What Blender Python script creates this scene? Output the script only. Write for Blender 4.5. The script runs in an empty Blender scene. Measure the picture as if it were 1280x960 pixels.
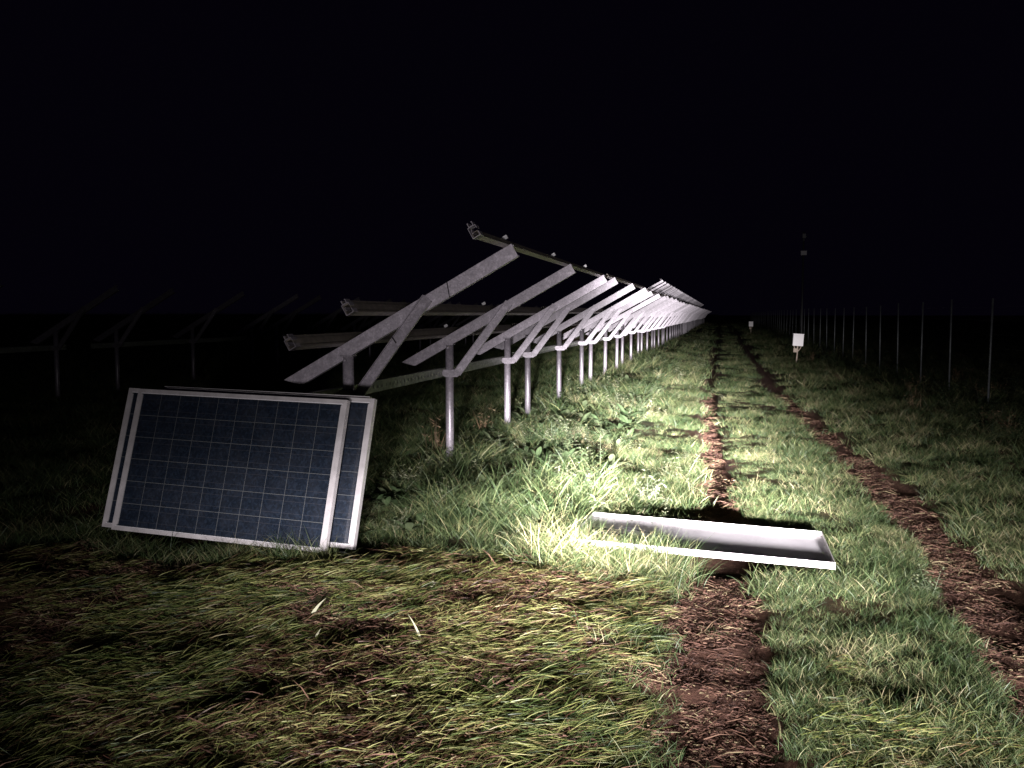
import bpy, math, random
import numpy as np
from mathutils import Vector, Matrix
random.seed(7); rng = np.random.default_rng(7)
S = bpy.context.scene
C = S.collection

# ------------------------------------------------------------------ camera
CAM_H, YAW, PITCH, F = 1.6, -0.22174, 0.075508, 1150.0      # metres / radians / focal in photo pixels
cd = bpy.data.cameras.new('camera'); cam = bpy.data.objects.new('camera', cd); C.objects.link(cam)
cam.location = (0, 0, CAM_H); cam.rotation_euler = (math.pi/2 - PITCH, 0, -YAW)
cd.sensor_width = 36; cd.lens = 36*F/1280; cd.clip_start = .05; cd.clip_end = 3000
S.camera = cam

# ------------------------------------------------------------------ night sky
W = bpy.data.worlds.new('World'); S.world = W; W.use_nodes = True
bg = W.node_tree.nodes['Background']; bg.inputs[0].default_value = (.45, .30, 1.0, 1); bg.inputs[1].default_value = .0023

# ------------------------------------------------------------------ exposure
S.view_settings.view_transform = 'Standard'; S.view_settings.look = 'None'
S.view_settings.exposure = 0; S.view_settings.gamma = 1
S.cycles.max_bounces = 4; S.cycles.diffuse_bounces = 2; S.cycles.glossy_bounces = 2
S.cycles.transparent_max_bounces = 4; S.cycles.sample_clamp_indirect = 3; S.cycles.caustics_reflective = False

# ------------------------------------------------------------------ vehicle headlamps (the only light of the place)
# (weight, azimuth centre, azimuth spread, elevation centre, spread below, spread above) in degrees
BEAM = [(10.5,  -6.2,  2.6, -3.4, 1.15, 2.1),
        (1.70, -1.8,  3.0, -2.0, 1.0, 1.3),
        (1.80, -4.4,  1.25, 3.0, 0.6, 2.0),
        (0.80, -3.6,  1.8,  1.0, 1.0, 1.0),
        (0.42,  3.0,  2.4, -0.2, 0.6, 1.0),
        (0.66, -5.2,  9.6, -5.0, 2.6, 1.9),
        (0.085, -4.0, 11.0, -3.0, 6.0, 9.0),
        (0.0085, -14.0, 28.0, -2.0, 9.0, 6.0)]
LAMP_POWER = 24000.0
def headlamp(name, loc):
    l = bpy.data.lights.new(name, 'SPOT'); o = bpy.data.objects.new(name, l); C.objects.link(o)
    l.energy = LAMP_POWER; l.color = (1, .955, .97); l.shadow_soft_size = .15
    l.spot_size = math.radians(150); l.spot_blend = .3
    o.location = loc; o.rotation_euler = (math.radians(90), 0, 0)         # looks along +Y, level
    l.use_nodes = True; nt = l.node_tree; em = nt.nodes['Emission']
    tc = nt.nodes.new('ShaderNodeTexCoord'); sp = nt.nodes.new('ShaderNodeSeparateXYZ')
    nt.links.new(tc.outputs['Normal'], sp.inputs[0])
    def m(op, a, b=None):
        n = nt.nodes.new('ShaderNodeMath'); n.operation = op
        for i, v in enumerate((a, b)):
            if v is None: continue
            if isinstance(v, (int, float)): n.inputs[i].default_value = v
            else: nt.links.new(v, n.inputs[i])
        return n.outputs[0]
    dep = m('ABSOLUTE', sp.outputs[2])
    az = m('MULTIPLY', m('ARCTAN2', sp.outputs[0], dep), 57.2958)
    el = m('MULTIPLY', m('ARCTAN2', sp.outputs[1], dep), 57.2958)
    tot = None
    for w, a0, sa, e0, sd, su in BEAM:
        x = m('POWER', m('ABSOLUTE', m('DIVIDE', m('SUBTRACT', az, a0), sa)), 2.0)
        d = m('SUBTRACT', el, e0)
        y = m('ADD', m('POWER', m('DIVIDE', m('MINIMUM', d, 0.0), -sd), 2.0), m('POWER', m('DIVIDE', m('MAXIMUM', d, 0.0), su), 2.0))
        g = m('MULTIPLY', m('EXPONENT', m('MULTIPLY', m('ADD', x, y), -0.5)), w)
        tot = g if tot is None else m('ADD', tot, g)
    nt.links.new(tot, em.inputs[1])
    return o
headlamp('headlamp', (.07, -2.2, .88)); headlamp('headlamp', (1.37, -2.2, .88))

# ------------------------------------------------------------------ noise + terrain
_tab = rng.random((256, 256))
def vnoise(x, y, s):
    x = np.asarray(x, float)/s + 57.3; y = np.asarray(y, float)/s + 91.7
    xi = np.floor(x).astype(int); yi = np.floor(y).astype(int); fx = x-xi; fy = y-yi
    fx = fx*fx*(3-2*fx); fy = fy*fy*(3-2*fy)
    a = _tab[xi % 256, yi % 256]; b = _tab[(xi+1) % 256, yi % 256]; c = _tab[xi % 256, (yi+1) % 256]; d = _tab[(xi+1) % 256, (yi+1) % 256]
    return (a*(1-fx)+b*fx)*(1-fy) + (c*(1-fx)+d*fx)*fy
def sst(a, b, x):
    t = np.clip((np.asarray(x, float)-a)/(b-a), 0, 1); return t*t*(3-2*t)
def rut_left(Y):  return np.interp(Y, [0, 6, 9.3, 11.5, 17.5, 33, 60, 300], [.06, .02, -.03, -.07, -.18, -.22, -.15, 0]), np.interp(Y, [0, 6, 8.5, 12, 30, 60], [.275, .26, .165, .14, .13, .16])
def rut_right(Y): return np.interp(Y, [0, 3.5, 5, 7, 9.7, 14, 22, 40, 300], [1.25, 1.36, 1.48, 1.56, 1.51, 1.37, 1.14, 1.30, 1.4]), np.interp(Y, [0, 6, 12, 22, 60], [.25, .24, .20, .17, .18])
def height(X, Y):
    X = np.asarray(X, float); Y = np.asarray(Y, float)
    z = -.16*sst(1.9, 4.9, X) + .05*sst(-.3, -1.4, X)
    for fn in (rut_left, rut_right):
        c, w = fn(Y); d = np.abs(X-c)
        z = z - .085*(1-sst(w*.75, w*1.2, d))
    z = z + 1.25*sst(-3.3, -4.3, X)*sst(44, 50, Y)*(1-sst(-12, -8.5, -X*-1)*0)
    z = z - .035*sst(1.0, .7, np.abs(X+.08)*1.0)*sst(.50, .34, np.abs(Y-6.40))
    near = np.clip(1.25-np.hypot(X, Y)/40, 0.15, 1)
    near = near*(1-.82*sst(-1.3, -.7, X)*(1-sst(1.9, 2.3, X))*sst(4.2, 6, Y))
    z = z + near*((vnoise(X, Y, .9)-.5)*.085 + (vnoise(X+9, Y, .33)-.5)*.06 + (vnoise(X, Y+5, .14)-.5)*.035) + (vnoise(X, Y, 6)-.5)*.12*sst(14, 30, np.hypot(X, Y))*(1-.8*sst(-1.5, -.8, X)*(1-sst(1.9, 2.6, X)))
    return z
def hz(x, y): return float(height(x, y))

# ------------------------------------------------------------------ materials
def mat(name):
    m = bpy.data.materials.new(name); m.use_nodes = True
    return m, m.node_tree, m.node_tree.nodes['Principled BSDF']
def N(nt, t, **kw):
    n = nt.nodes.new(t)
    for k, v in kw.items(): setattr(n, k, v)
    return n
def ramp(nt, fac, stops):
    r = N(nt, 'ShaderNodeValToRGB'); nt.links.new(fac, r.inputs[0])
    e = r.color_ramp.elements
    while len(e) < len(stops): e.new(.5)
    for el, (p, c) in zip(e, stops): el.position = p; el.color = (*c, 1)
    return r.outputs[0]
def simple(name, col, rough=.5, metal=0, noise=None, scale=40, spec=.5):
    m, nt, b = mat(name); b.inputs['Roughness'].default_value = rough; b.inputs['Metallic'].default_value = metal
    b.inputs['Specular IOR Level'].default_value = spec
    if noise:
        tc = N(nt, 'ShaderNodeTexCoord'); n = N(nt, 'ShaderNodeTexNoise'); n.inputs['Scale'].default_value = scale; n.inputs['Detail'].default_value = 5
        nt.links.new(tc.outputs['Object'], n.inputs[0])
        nt.links.new(ramp(nt, n.outputs[0], [(.3, tuple(c*(1-noise) for c in col)), (.7, tuple(min(1, c*(1+noise)) for c in col))]), b.inputs['Base Color'])
    else: b.inputs['Base Color'].default_value = (*col, 1)
    return m
def galvanised(name, col):
    m, nt, b = mat(name)
    tc = N(nt, 'ShaderNodeTexCoord'); v = N(nt, 'ShaderNodeTexVoronoi'); v.inputs['Scale'].default_value = 95
    n = N(nt, 'ShaderNodeTexNoise'); n.inputs['Scale'].default_value = 16; n.inputs['Detail'].default_value = 9; n.inputs['Roughness'].default_value = .7
    oi = N(nt, 'ShaderNodeObjectInfo')
    nt.links.new(tc.outputs['Object'], v.inputs[0]); nt.links.new(tc.outputs['Object'], n.inputs[0])
    sp = N(nt, 'ShaderNodeSeparateColor'); nt.links.new(v.outputs['Color'], sp.inputs[0])
    mx = N(nt, 'ShaderNodeMath', operation='MULTIPLY_ADD'); nt.links.new(sp.outputs[0], mx.inputs[0]); mx.inputs[1].default_value = .30
    nt.links.new(n.outputs[0], mx.inputs[2])
    rc = ramp(nt, mx.outputs[0], [(.40, tuple(c*.72 for c in col)), (.68, col), (.92, tuple(min(1, c*1.5) for c in col))])
    va = N(nt, 'ShaderNodeMath', operation='MULTIPLY_ADD'); nt.links.new(oi.outputs['Random'], va.inputs[0]); va.inputs[1].default_value = .55; va.inputs[2].default_value = .58
    sc = N(nt, 'ShaderNodeVectorMath', operation='SCALE'); nt.links.new(rc, sc.inputs[0]); nt.links.new(va.outputs[0], sc.inputs['Scale'])
    nt.links.new(sc.outputs[0], b.inputs['Base Color'])
    b.inputs['Metallic'].default_value = .35; b.inputs['Roughness'].default_value = .40
    bp = N(nt, 'ShaderNodeBump'); bp.inputs['Strength'].default_value = .12; bp.inputs['Distance'].default_value = .004
    nt.links.new(n.outputs[0], bp.inputs['Height']); nt.links.new(bp.outputs[0], b.inputs['Normal'])
    return m
M = {}
M['galv'] = galvanised('galvanised steel', (.30, .268, .305)); M['galvdim'] = galvanised('dimmed galvanised steel', (.20, .18, .203)); M['galvlit'] = galvanised('lit galvanised steel', (.80, .73, .81))  # same steel; dimmed and lit copies carry beam brightness in their colour
M['beam'] = simple('weathered grass-tinted beam', (.17, .18, .15), .55, .3, .35, 20)  # greenish cast of reflected grass is put into this base colour
M['alu'] = simple('aluminium rail', (.17, .145, .125), .45, .4, .25, 15)
M['frame'] = simple('anodised module frame', (.50, .465, .475), .42, .25, .16, 12)
M['dark'] = simple('dark rubber', (.007, .006, .007), .8, spec=.2)
M['bolt'] = simple('zinc bolt', (.6, .58, .6), .3, .6)
M['white'] = simple('white enamel', (.86, .82, .83), .45, 0, .04, 20)
M['fpost'] = simple('fence post steel', (.095, .10, .105), .5, .3, .3, 9)
M['wood'] = simple('pale stake wood', (.42, .34, .27), .7, 0, .25, 30)
# module back sheet: white film, faint dirt
m, nt, b = mat('white back sheet'); M['back'] = m
tc = N(nt, 'ShaderNodeTexCoord'); n = N(nt, 'ShaderNodeTexNoise'); n.inputs['Scale'].default_value = 5; n.inputs['Detail'].default_value = 9
nt.links.new(tc.outputs['Object'], n.inputs[0]); nt.links.new(ramp(nt, n.outputs[0], [(.35, (.72, .68, .72)), (.6, (.82, .78, .82))]), b.inputs['Base Color'])
b.inputs['Roughness'].default_value = .42; b.inputs['Coat Weight'].default_value = .8; b.inputs['Coat Roughness'].default_value = .22
# laminate behind the cells (light lines between them)
M['lam'] = simple('pale laminate', (.115, .118, .12), .3); M['lam'].node_tree.nodes['Principled BSDF'].inputs['Coat Weight'].default_value = .6
M['lam'].node_tree.nodes['Principled BSDF'].inputs['Coat Roughness'].default_value = .06
# polycrystalline cell
m, nt, b = mat('polycrystalline cell'); M['cell'] = m
tc = N(nt, 'ShaderNodeTexCoord'); v = N(nt, 'ShaderNodeTexVoronoi'); v.inputs['Scale'].default_value = 75; oi = N(nt, 'ShaderNodeObjectInfo')
ad = N(nt, 'ShaderNodeVectorMath', operation='ADD'); nt.links.new(tc.outputs['Object'], ad.inputs[0]); nt.links.new(oi.outputs['Random'], ad.inputs[1])
nt.links.new(ad.outputs[0], v.inputs[0]); sp = N(nt, 'ShaderNodeSeparateColor'); nt.links.new(v.outputs['Color'], sp.inputs[0])
base = ramp(nt, sp.outputs[1], [(.0, (.0058, .0088, .0150)), (.6, (.0088, .0132, .0235)), (1, (.013, .020, .034))])
sx = N(nt, 'ShaderNodeSeparateXYZ'); nt.links.new(tc.outputs['Object'], sx.inputs[0])
ab = N(nt, 'ShaderNodeMath', operation='ABSOLUTE'); nt.links.new(sx.outputs[1], ab.inputs[0])
sb = N(nt, 'ShaderNodeMath', operation='SUBTRACT'); nt.links.new(ab.outputs[0], sb.inputs[0]); sb.inputs[1].default_value = .039
ab2 = N(nt, 'ShaderNodeMath', operation='ABSOLUTE'); nt.links.new(sb.outputs[0], ab2.inputs[0])
lt = N(nt, 'ShaderNodeMath', operation='LESS_THAN'); nt.links.new(ab2.outputs[0], lt.inputs[0]); lt.inputs[1].default_value = .0011
mxc = N(nt, 'ShaderNodeMix', data_type='RGBA'); nt.links.new(lt.outputs[0], mxc.inputs[0]); nt.links.new(base, mxc.inputs[6]); mxc.inputs[7].default_value = (.035, .037, .047, 1)
dn = N(nt, 'ShaderNodeTexNoise'); dn.inputs['Scale'].default_value = 9; dn.inputs['Detail'].default_value = 10; dn.inputs['Roughness'].default_value = .7
gp = N(nt, 'ShaderNodeNewGeometry'); nt.links.new(gp.outputs['Position'], dn.inputs[0])
dm = N(nt, 'ShaderNodeMapRange'); nt.links.new(dn.outputs[0], dm.inputs[0]); dm.inputs[1].default_value = .42; dm.inputs[2].default_value = .75; dm.inputs[3].default_value = .0; dm.inputs[4].default_value = .10
dx = N(nt, 'ShaderNodeMix', data_type='RGBA'); nt.links.new(dm.outputs[0], dx.inputs[0]); nt.links.new(mxc.outputs[2], dx.inputs[6]); dx.inputs[7].default_value = (.11, .105, .115, 1)
nt.links.new(dx.outputs[2], b.inputs['Base Color']); b.inputs['Roughness'].default_value = .35
b.inputs['Coat Weight'].default_value = .8; b.inputs['Coat Roughness'].default_value = .07
# ground: soil with a rut mask carried by the mesh
m, nt, b = mat('ground soil'); M['soil'] = m
tc = N(nt, 'ShaderNodeTexCoord'); n = N(nt, 'ShaderNodeTexNoise'); n.inputs['Scale'].default_value = 22; n.inputs['Detail'].default_value = 12; n.inputs['Roughness'].default_value = .75
n2 = N(nt, 'ShaderNodeTexNoise'); n2.inputs['Scale'].default_value = 1.7; n2.inputs['Detail'].default_value = 6
for q in (n, n2): nt.links.new(tc.outputs['Object'], q.inputs[0])
rutc = ramp(nt, n.outputs[0], [(.30, (.028, .013, .009)), (.52, (.095, .046, .032)), (.72, (.17, .098, .066))])
turf = ramp(nt, n.outputs[0], [(.32, (.012, .012, .005)), (.55, (.032, .034, .012)), (.75, (.06, .07, .025))])
dry = ramp(nt, n.outputs[0], [(.32, (.022, .009, .005)), (.55, (.062, .030, .017)), (.75, (.11, .062, .034))])
k = ramp(nt, n2.outputs[0], [(.42, (0, 0, 0)), (.6, (1, 1, 1))])
mx1 = N(nt, 'ShaderNodeMix', data_type='RGBA'); nt.links.new(k, mx1.inputs[0]); nt.links.new(turf, mx1.inputs[6]); nt.links.new(dry, mx1.inputs[7])
at = N(nt, 'ShaderNodeAttribute', attribute_name='rut')
mx2 = N(nt, 'ShaderNodeMix', data_type='RGBA'); nt.links.new(at.outputs['Fac'], mx2.inputs[0]); nt.links.new(mx1.outputs[2], mx2.inputs[6]); nt.links.new(rutc, mx2.inputs[7])
nt.links.new(mx2.outputs[2], b.inputs['Base Color']); b.inputs['Roughness'].default_value = .95; b.inputs['Specular IOR Level'].default_value = .15
bp = N(nt, 'ShaderNodeBump'); bp.inputs['Strength'].default_value = 1; bp.inputs['Distance'].default_value = .03
nt.links.new(n.outputs[0], bp.inputs['Height']); nt.links.new(bp.outputs[0], b.inputs['Normal'])
# leaves: per-blade tone attribute + per-instance variation
def leafmat(name, stops, rough=.5, trans=.3):
    m, nt, b = mat(name)
    at = N(nt, 'ShaderNodeAttribute', attribute_name='tone'); oi = N(nt, 'ShaderNodeObjectInfo')
    ma = N(nt, 'ShaderNodeMath', operation='MULTIPLY_ADD'); nt.links.new(oi.outputs['Random'], ma.inputs[0]); ma.inputs[1].default_value = .45; ma.inputs[2].default_value = -.22
    s = N(nt, 'ShaderNodeMath', operation='ADD', use_clamp=True); ge = N(nt, 'ShaderNodeNewGeometry'); pn = N(nt, 'ShaderNodeTexNoise'); pn.inputs['Scale'].default_value = 1.3; pn.inputs['Detail'].default_value = 3
    nt.links.new(ge.outputs['Position'], pn.inputs[0]); pm = N(nt, 'ShaderNodeMath', operation='MULTIPLY_ADD'); nt.links.new(pn.outputs[0], pm.inputs[0]); pm.inputs[1].default_value = .9; pm.inputs[2].default_value = -.45
    p2 = N(nt, 'ShaderNodeMath', operation='ADD'); nt.links.new(pm.outputs[0], p2.inputs[0]); nt.links.new(ma.outputs[0], p2.inputs[1])
    nt.links.new(at.outputs['Fac'], s.inputs[0]); nt.links.new(p2.outputs[0], s.inputs[1])
    col = ramp(nt, s.outputs[0], stops); nt.links.new(col, b.inputs['Base Color'])
    b.inputs['Roughness'].default_value = rough; b.inputs['Specular IOR Level'].default_value = .35
    tr = N(nt, 'ShaderNodeBsdfTranslucent'); nt.links.new(col, tr.inputs[0])
    mx = N(nt, 'ShaderNodeMixShader'); mx.inputs[0].default_value = trans
    nt.links.new(b.outputs[0], mx.inputs[1]); nt.links.new(tr.outputs[0], mx.inputs[2]); nt.links.new(mx.outputs[0], nt.nodes['Material Output'].inputs[0])
    return m
M['grass'] = leafmat('grass blades', [(0, (.022, .042, .013)), (.35, (.050, .078, .029)), (.62, (.110, .132, .056)), (.82, (.20, .20, .09)), (1, (.30, .25, .15))])
M['laid'] = leafmat('flattened grass', [(0, (.018, .030, .009)), (.30, (.056, .082, .022)), (.58, (.150, .165, .046)), (.78, (.25, .235, .095)), (.90, (.13, .08, .04)), (1, (.065, .028, .018))])
M['weed'] = leafmat('weed leaves', [(0, (.022, .036, .015)), (.5, (.048, .072, .032)), (1, (.115, .135, .075))], .5)
M['pale'] = leafmat('pale leaves', [(0, (.09, .11, .065)), (.5, (.17, .19, .11)), (1, (.34, .33, .23))], .5)
M['stalk'] = leafmat('dry stalks', [(0, (.10, .065, .04)), (.5, (.19, .115, .065)), (1, (.28, .20, .13))], .7, .15)
M['litter'] = leafmat('brown litter', [(0, (.022, .010, .007)), (.5, (.075, .034, .023)), (.85, (.12, .066, .042)), (1, (.20, .16, .09))], .8, .1)

# ------------------------------------------------------------------ mesh helpers
class MB:
    def __init__(s): s.v = []; s.f = []; s.tone = []
    def add(s, vs, fs, tone=0):
        o = len(s.v); s.v += [tuple(p) for p in vs]; s.f += [tuple(i+o for i in f) for f in fs]; s.tone += [tone]*len(vs)
    def box(s, lo, hi, mtx=None):
        x0, y0, z0 = lo; x1, y1, z1 = hi
        vs = [Vector(p) for p in ((x0,y0,z0),(x1,y0,z0),(x1,y1,z0),(x0,y1,z0),(x0,y0,z1),(x1,y0,z1),(x1,y1,z1),(x0,y1,z1))]
        if mtx: vs = [mtx @ p for p in vs]
        s.add(vs, [(3,2,1,0),(4,5,6,7),(0,1,5,4),(1,2,6,5),(2,3,7,6),(3,0,4,7)])
    def tube(s, pts, r, n=8, cap=True):
        pts = [Vector(p) for p in pts]; rr = r if isinstance(r, (list, tuple)) else [r]*len(pts)
        ref = None; vs = []
        for i, p in enumerate(pts):
            t = (pts[min(i+1, len(pts)-1)]-pts[max(i-1, 0)]).normalized()
            if ref is None: ref = t.orthogonal().normalized()
            ref = (ref - t*ref.dot(t)).normalized(); bi = t.cross(ref)
            vs += [p + (ref*math.cos(a)+bi*math.sin(a))*rr[i] for a in (2*math.pi*k/n for k in range(n))]
        fs = [(i*n+k, i*n+(k+1) % n, (i+1)*n+(k+1) % n, (i+1)*n+k) for i in range(len(pts)-1) for k in range(n)]
        if cap: fs += [tuple(range(n-1, -1, -1)), tuple((len(pts)-1)*n+k for k in range(n))]
        s.add(vs, fs)
    def channel(s, path, t, o, u, v, w, L, shear=0):
        """thin folded sheet: open 2-D path (pu,pv) of wall t, run along w for L; shear shifts the start by u"""
        o, u, v, w = map(Vector, (o, u, v, w)); P = [Vector(p) for p in path]; ring = []
        for sg in (1, -1):
            row = []
            for i, p in enumerate(P):
                a = (p-P[i-1]).normalized() if i else (P[1]-p).normalized(); c = (P[i+1]-p).normalized() if i < len(P)-1 else a
                na = Vector((-a.y, a.x)); nc = Vector((-c.y, c.x)); nn = (na+nc).normalized(); k = 1/max(.3, nn.dot(na))
                row.append(p + nn*(sg*t/2*k))
            ring.append(row)
        n = len(P); vs = []
        for L_, sh in ((0, shear), (L, 0)):
            for row in ring: vs += [o + u*q.x + v*q.y + w*(L_ + sh*q.x) for q in row]
        fs = []
        for i in range(n-1):
            fs += [(i, i+1, 2*n+i+1, 2*n+i), (n+i+1, n+i, 3*n+i, 3*n+i+1), (i+1, i, n+i, n+i+1), (2*n+i, 2*n+i+1, 3*n+i+1, 3*n+i)]
        fs += [(0, 2*n, 3*n, n), (n-1, 2*n-1, 4*n-1, 3*n-1)]
        s.add(vs, fs)
    def blade(s, base, d, L, wdt, bend, tone, seg=3, side=None):
        """one grass blade: starts along d, bends by 'bend' (vector added progressively)"""
        p = Vector(base); d = Vector(d).normalized(); bend = Vector(bend)
        sd = Vector(side) if side else d.cross(Vector((random.gauss(0,1), random.gauss(0,1), .3)))
        if sd.length < 1e-4: sd = Vector((1, 0, 0))
        sd.normalize(); vs = []
        for i in range(seg+1):
            t = i/seg; ww = wdt*(1-t**1.6)*.5 if i < seg else 0
            if i < seg: vs += [p-sd*ww, p+sd*ww]
            else: vs.append(p)
            d = (d + bend*(1/seg)).normalized(); p = p + d*(L/seg)
        fs = [(2*i, 2*i+1, 2*i+3, 2*i+2) for i in range(seg-1)] + [(2*seg-2, 2*seg-1, 2*seg)]
        s.add(vs, fs, tone)
    def leaf(s, base, d, L, wdt, tone, droop=.4, fold=.25):
        base = Vector(base); d = Vector(d).normalized(); sd = d.cross(Vector((0, 0, 1)))
        if sd.length < 1e-3: sd = Vector((1, 0, 0))
        sd.normalize(); up = sd.cross(d); vs = [base]; 
        for t, w in ((.3, .8), (.6, 1.0), (.85, .55)):
            c = base + d*(L*t) - Vector((0, 0, 1))*(droop*L*t*t)
            vs += [c - sd*(wdt*w/2) + up*(fold*wdt*w/2), c, c + sd*(wdt*w/2) + up*(fold*wdt*w/2)]
        vs.append(base + d*L - Vector((0, 0, 1))*(droop*L))
        s.add(vs, [(0,2,1),(0,3,2),(1,2,5,4),(2,3,6,5),(4,5,8,7),(5,6,9,8),(7,8,10),(8,9,10)], tone)
    def mesh(s, name, m, smooth=False):
        me = bpy.data.meshes.new(name); me.from_pydata(s.v, [], s.f); me.materials.append(m)
        if smooth: me.polygons.foreach_set('use_smooth', [True]*len(me.polygons))
        if any(s.tone): a = me.attributes.new('tone', 'FLOAT', 'POINT'); a.data.foreach_set('value', s.tone)
        me.update(); return me
def link(name, me, parent=None, loc=None, label=None):
    o = bpy.data.objects.new(name, me); C.objects.link(o)
    if parent: o.parent = parent
    if loc is not None: o.location = loc
    if label: o['label'] = label
    return o
def tag(o, label, cat, group=None):
    o['label'] = label; o['category'] = cat
    if group: o['group'] = group
    return o
def thing(name, label, cat, loc=(0, 0, 0), group=None, mtx=None):
    o = bpy.data.objects.new(name, None); C.objects.link(o); o.empty_display_size = .2
    if mtx is not None: o.matrix_world = mtx
    else: o.location = loc
    return tag(o, label, cat, group)
def copy_tree(src, parent=None):
    c = src.copy(); C.objects.link(c)
    if parent: c.parent = parent
    for ch in src.children: copy_tree(ch, c)
    return c

# ------------------------------------------------------------------ ground
def axis(lo, hi, fine_lo, fine_hi, step, grow=1.12):
    a = list(np.arange(fine_lo, fine_hi+1e-6, step)); s = step
    while a[-1] < hi: s *= grow; a.append(a[-1]+s)
    s = step
    while a[0] > lo: s *= grow; a.insert(0, a[0]-s)
    return np.array(a)
gx = axis(-900, 900, -4.6, 3.2, .045); gy = axis(-60, 1600, 2.4, 11, .05, 1.045)
GX, GY = np.meshgrid(gx, gy); GZ = height(GX, GY); nx, ny = len(gx), len(gy)
me = bpy.data.meshes.new('ground')
idx = np.arange(nx*ny).reshape(ny, nx)
faces = np.stack([idx[:-1, :-1], idx[:-1, 1:], idx[1:, 1:], idx[1:, :-1]], -1).reshape(-1, 4)
me.from_pydata(np.stack([GX, GY, GZ], -1).reshape(-1, 3).tolist(), [], faces.tolist())
rm = np.zeros_like(GX)
for fn in (rut_left, rut_right):
    c, w = fn(GY); rm = np.maximum(rm, 1-sst(.85, 1.5, np.abs(GX-c)/w + (vnoise(GX, GY, .15)-.5)*.22))
a = me.attributes.new('rut', 'FLOAT', 'POINT'); a.data.foreach_set('value', rm.ravel())
me.polygons.foreach_set('use_smooth', [True]*len(me.polygons)); me.materials.append(M['soil']); me.update()
g = link('ground', me); g['kind'] = 'structure'

# ------------------------------------------------------------------ module mounting tables
SL = math.radians(29.4); RU = Vector((math.cos(SL), 0, math.sin(SL))); RN = Vector((-math.sin(SL), 0, math.cos(SL)))   # along / square to the rafter
YV = Vector((0, 1, 0)); SP = 2.72; LOW = Vector((-.52, 0, 1.09))      # table origin: foot of its first post
RL = 2.08
def post_mesh():
    b = MB(); b.tube([(0, 0, -.35), (0, 0, .4), (0, 0, 1.285)], .043, 18); return b
def saddle_mesh():
    b = MB(); b.box((-.05, -.045, 1.28), (.05, .05, 1.29)); b.tube([(0, -.064, 1.25), (0, -.055, 1.25)], .011, 8); return b
def rafter_mesh():
    b = MB()   # C section, web towards the near end of the row
    b.channel([(-.012, .058), (0, .055), (0, 0), (-.10, 0), (-.10, .055), (-.088, .058)], .004, LOW+Vector((0, -.03, 0)), RN, YV, RU, RL, shear=1.2*0-1.05)
    for s_ in (.35, .42, 1.06, 1.9): p = LOW+RU*s_-RN*.05; b.tube([p+Vector((0, -.041, 0)), p+Vector((0, -.032, 0))], .010, 6)
    return b
def brace_mesh():
    b = MB(); p0 = Vector((.10, -.045, .985)); p1 = LOW + RU*1.30 - RN*.045 + Vector((0, -.045, 0)); d = (p1-p0).normalized(); n = Vector((-d.z, 0, d.x))
    b.channel([(-.04, -.028), (-.04, 0), (.04, 0), (.04, -.028)], .0035, p0, n, YV, d, (p1-p0).length+.04)
    return b
def bolt_mesh(pts):
    b = MB()
    for p in pts: b.tube([Vector(p)+Vector((0, -.012, 0)), Vector(p)], .012, 6)
    return b
def purlin_mesh(L, w=.024, h=.066):
    b = MB()
    b.channel([(w, .014), (w, .002), (-w, .002), (-w, h), (w, h), (w, .020)], .004, (0, 0, 0), RU, RN, YV, L)
    if h > .05: b.channel([(-.010, h+.026), (-.015, h+.026), (-.015, h+.004), (.015, h+.004), (.015, h+.026), (.010, h+.026)], .004, (0, 0, 0), RU, RN, YV, L)
    return b
def rail_end_mesh():
    b = MB(); w, h = .027, .074
    b.channel([(w, .030), (w, .002), (-w, .002), (-w, h), (w, h), (w, h-.022)], .004, (0, -.012, 0), RU, RN, YV, .08)
    b.channel([(-.006, .030), (-.014, .030), (-.014, .052), (-.006, .052)], .003, (0, -.012, 0), RU, RN, YV, .08)
    b.channel([(-.010, h+.028), (-.016, h+.028), (-.016, h+.004), (.016, h+.004), (.016, h+.028), (.010, h+.028)], .004, (0, -.012, 0), RU, RN, YV, .08)
    return b
def tie_mesh(y0, y1):
    b = MB(); x = -.062; z0, z1 = .945, 1.035; zm0, zm1 = .975, 1.003
    b.box((x-.0035, y0, z0), (x, y1, zm0)); b.box((x-.0035, y0, zm1), (x, y1, z1)); y = y0; e = .0
    while y < y1-.02:
        b.box((x-.0033, y, zm0), (x-.0002, min(y+.062, y1), zm1)); y += .10
    b.box((x-.05, y0, z1-.001), (x+.0, y1, z1+.003)); b.box((x-.05, y0, z0-.003), (x, y1, z0+.001)); b.box((x-.05, y0, z0+.001), (x-.047, y1, z1-.001))
    return b
def bracket_mesh():
    b = MB(); b.add([(-.15, -.052, 1.00), (.13, -.052, 1.03), (.15, -.052, .99), (.10, -.052, .945), (-.02, -.052, .94),
                     (-.15, -.046, 1.00), (.13, -.046, 1.03), (.15, -.046, .99), (.10, -.046, .945), (-.02, -.046, .94)],
                    [(0,1,2,3,4), (9,8,7,6,5), (0,5,6,1), (1,6,7,2), (2,7,8,3), (3,8,9,4), (4,9,5,0)])
    b.box((-.058, -.05, .955), (.058, -.044, 1.02))
    for sx in (-1, 1): b.box((sx*.05-.006, -.044, .965), (sx*.05+.006, .06, 1.01))
    b.tube([(.06, -.068, .99), (.06, -.05, .99)], .013, 6); b.tube([(-.06, -.065, .985), (-.06, -.05, .985)], .010, 6)
    return b
def clamp_mesh():
    b = MB(); b.channel([(-.016, .034), (-.006, .034), (-.006, .01), (.006, .01), (.006, .034), (.016, .034)], .003, (0, 0, 0), YV, RN, RU, .035); b.tube([(0, 0, .0), RN*.03], .006, 6); return b
def purlin_at(s_): return LOW + RU*s_ + RN*.004
PURLINS = (.56, 1.04, RL-.04)
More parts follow.
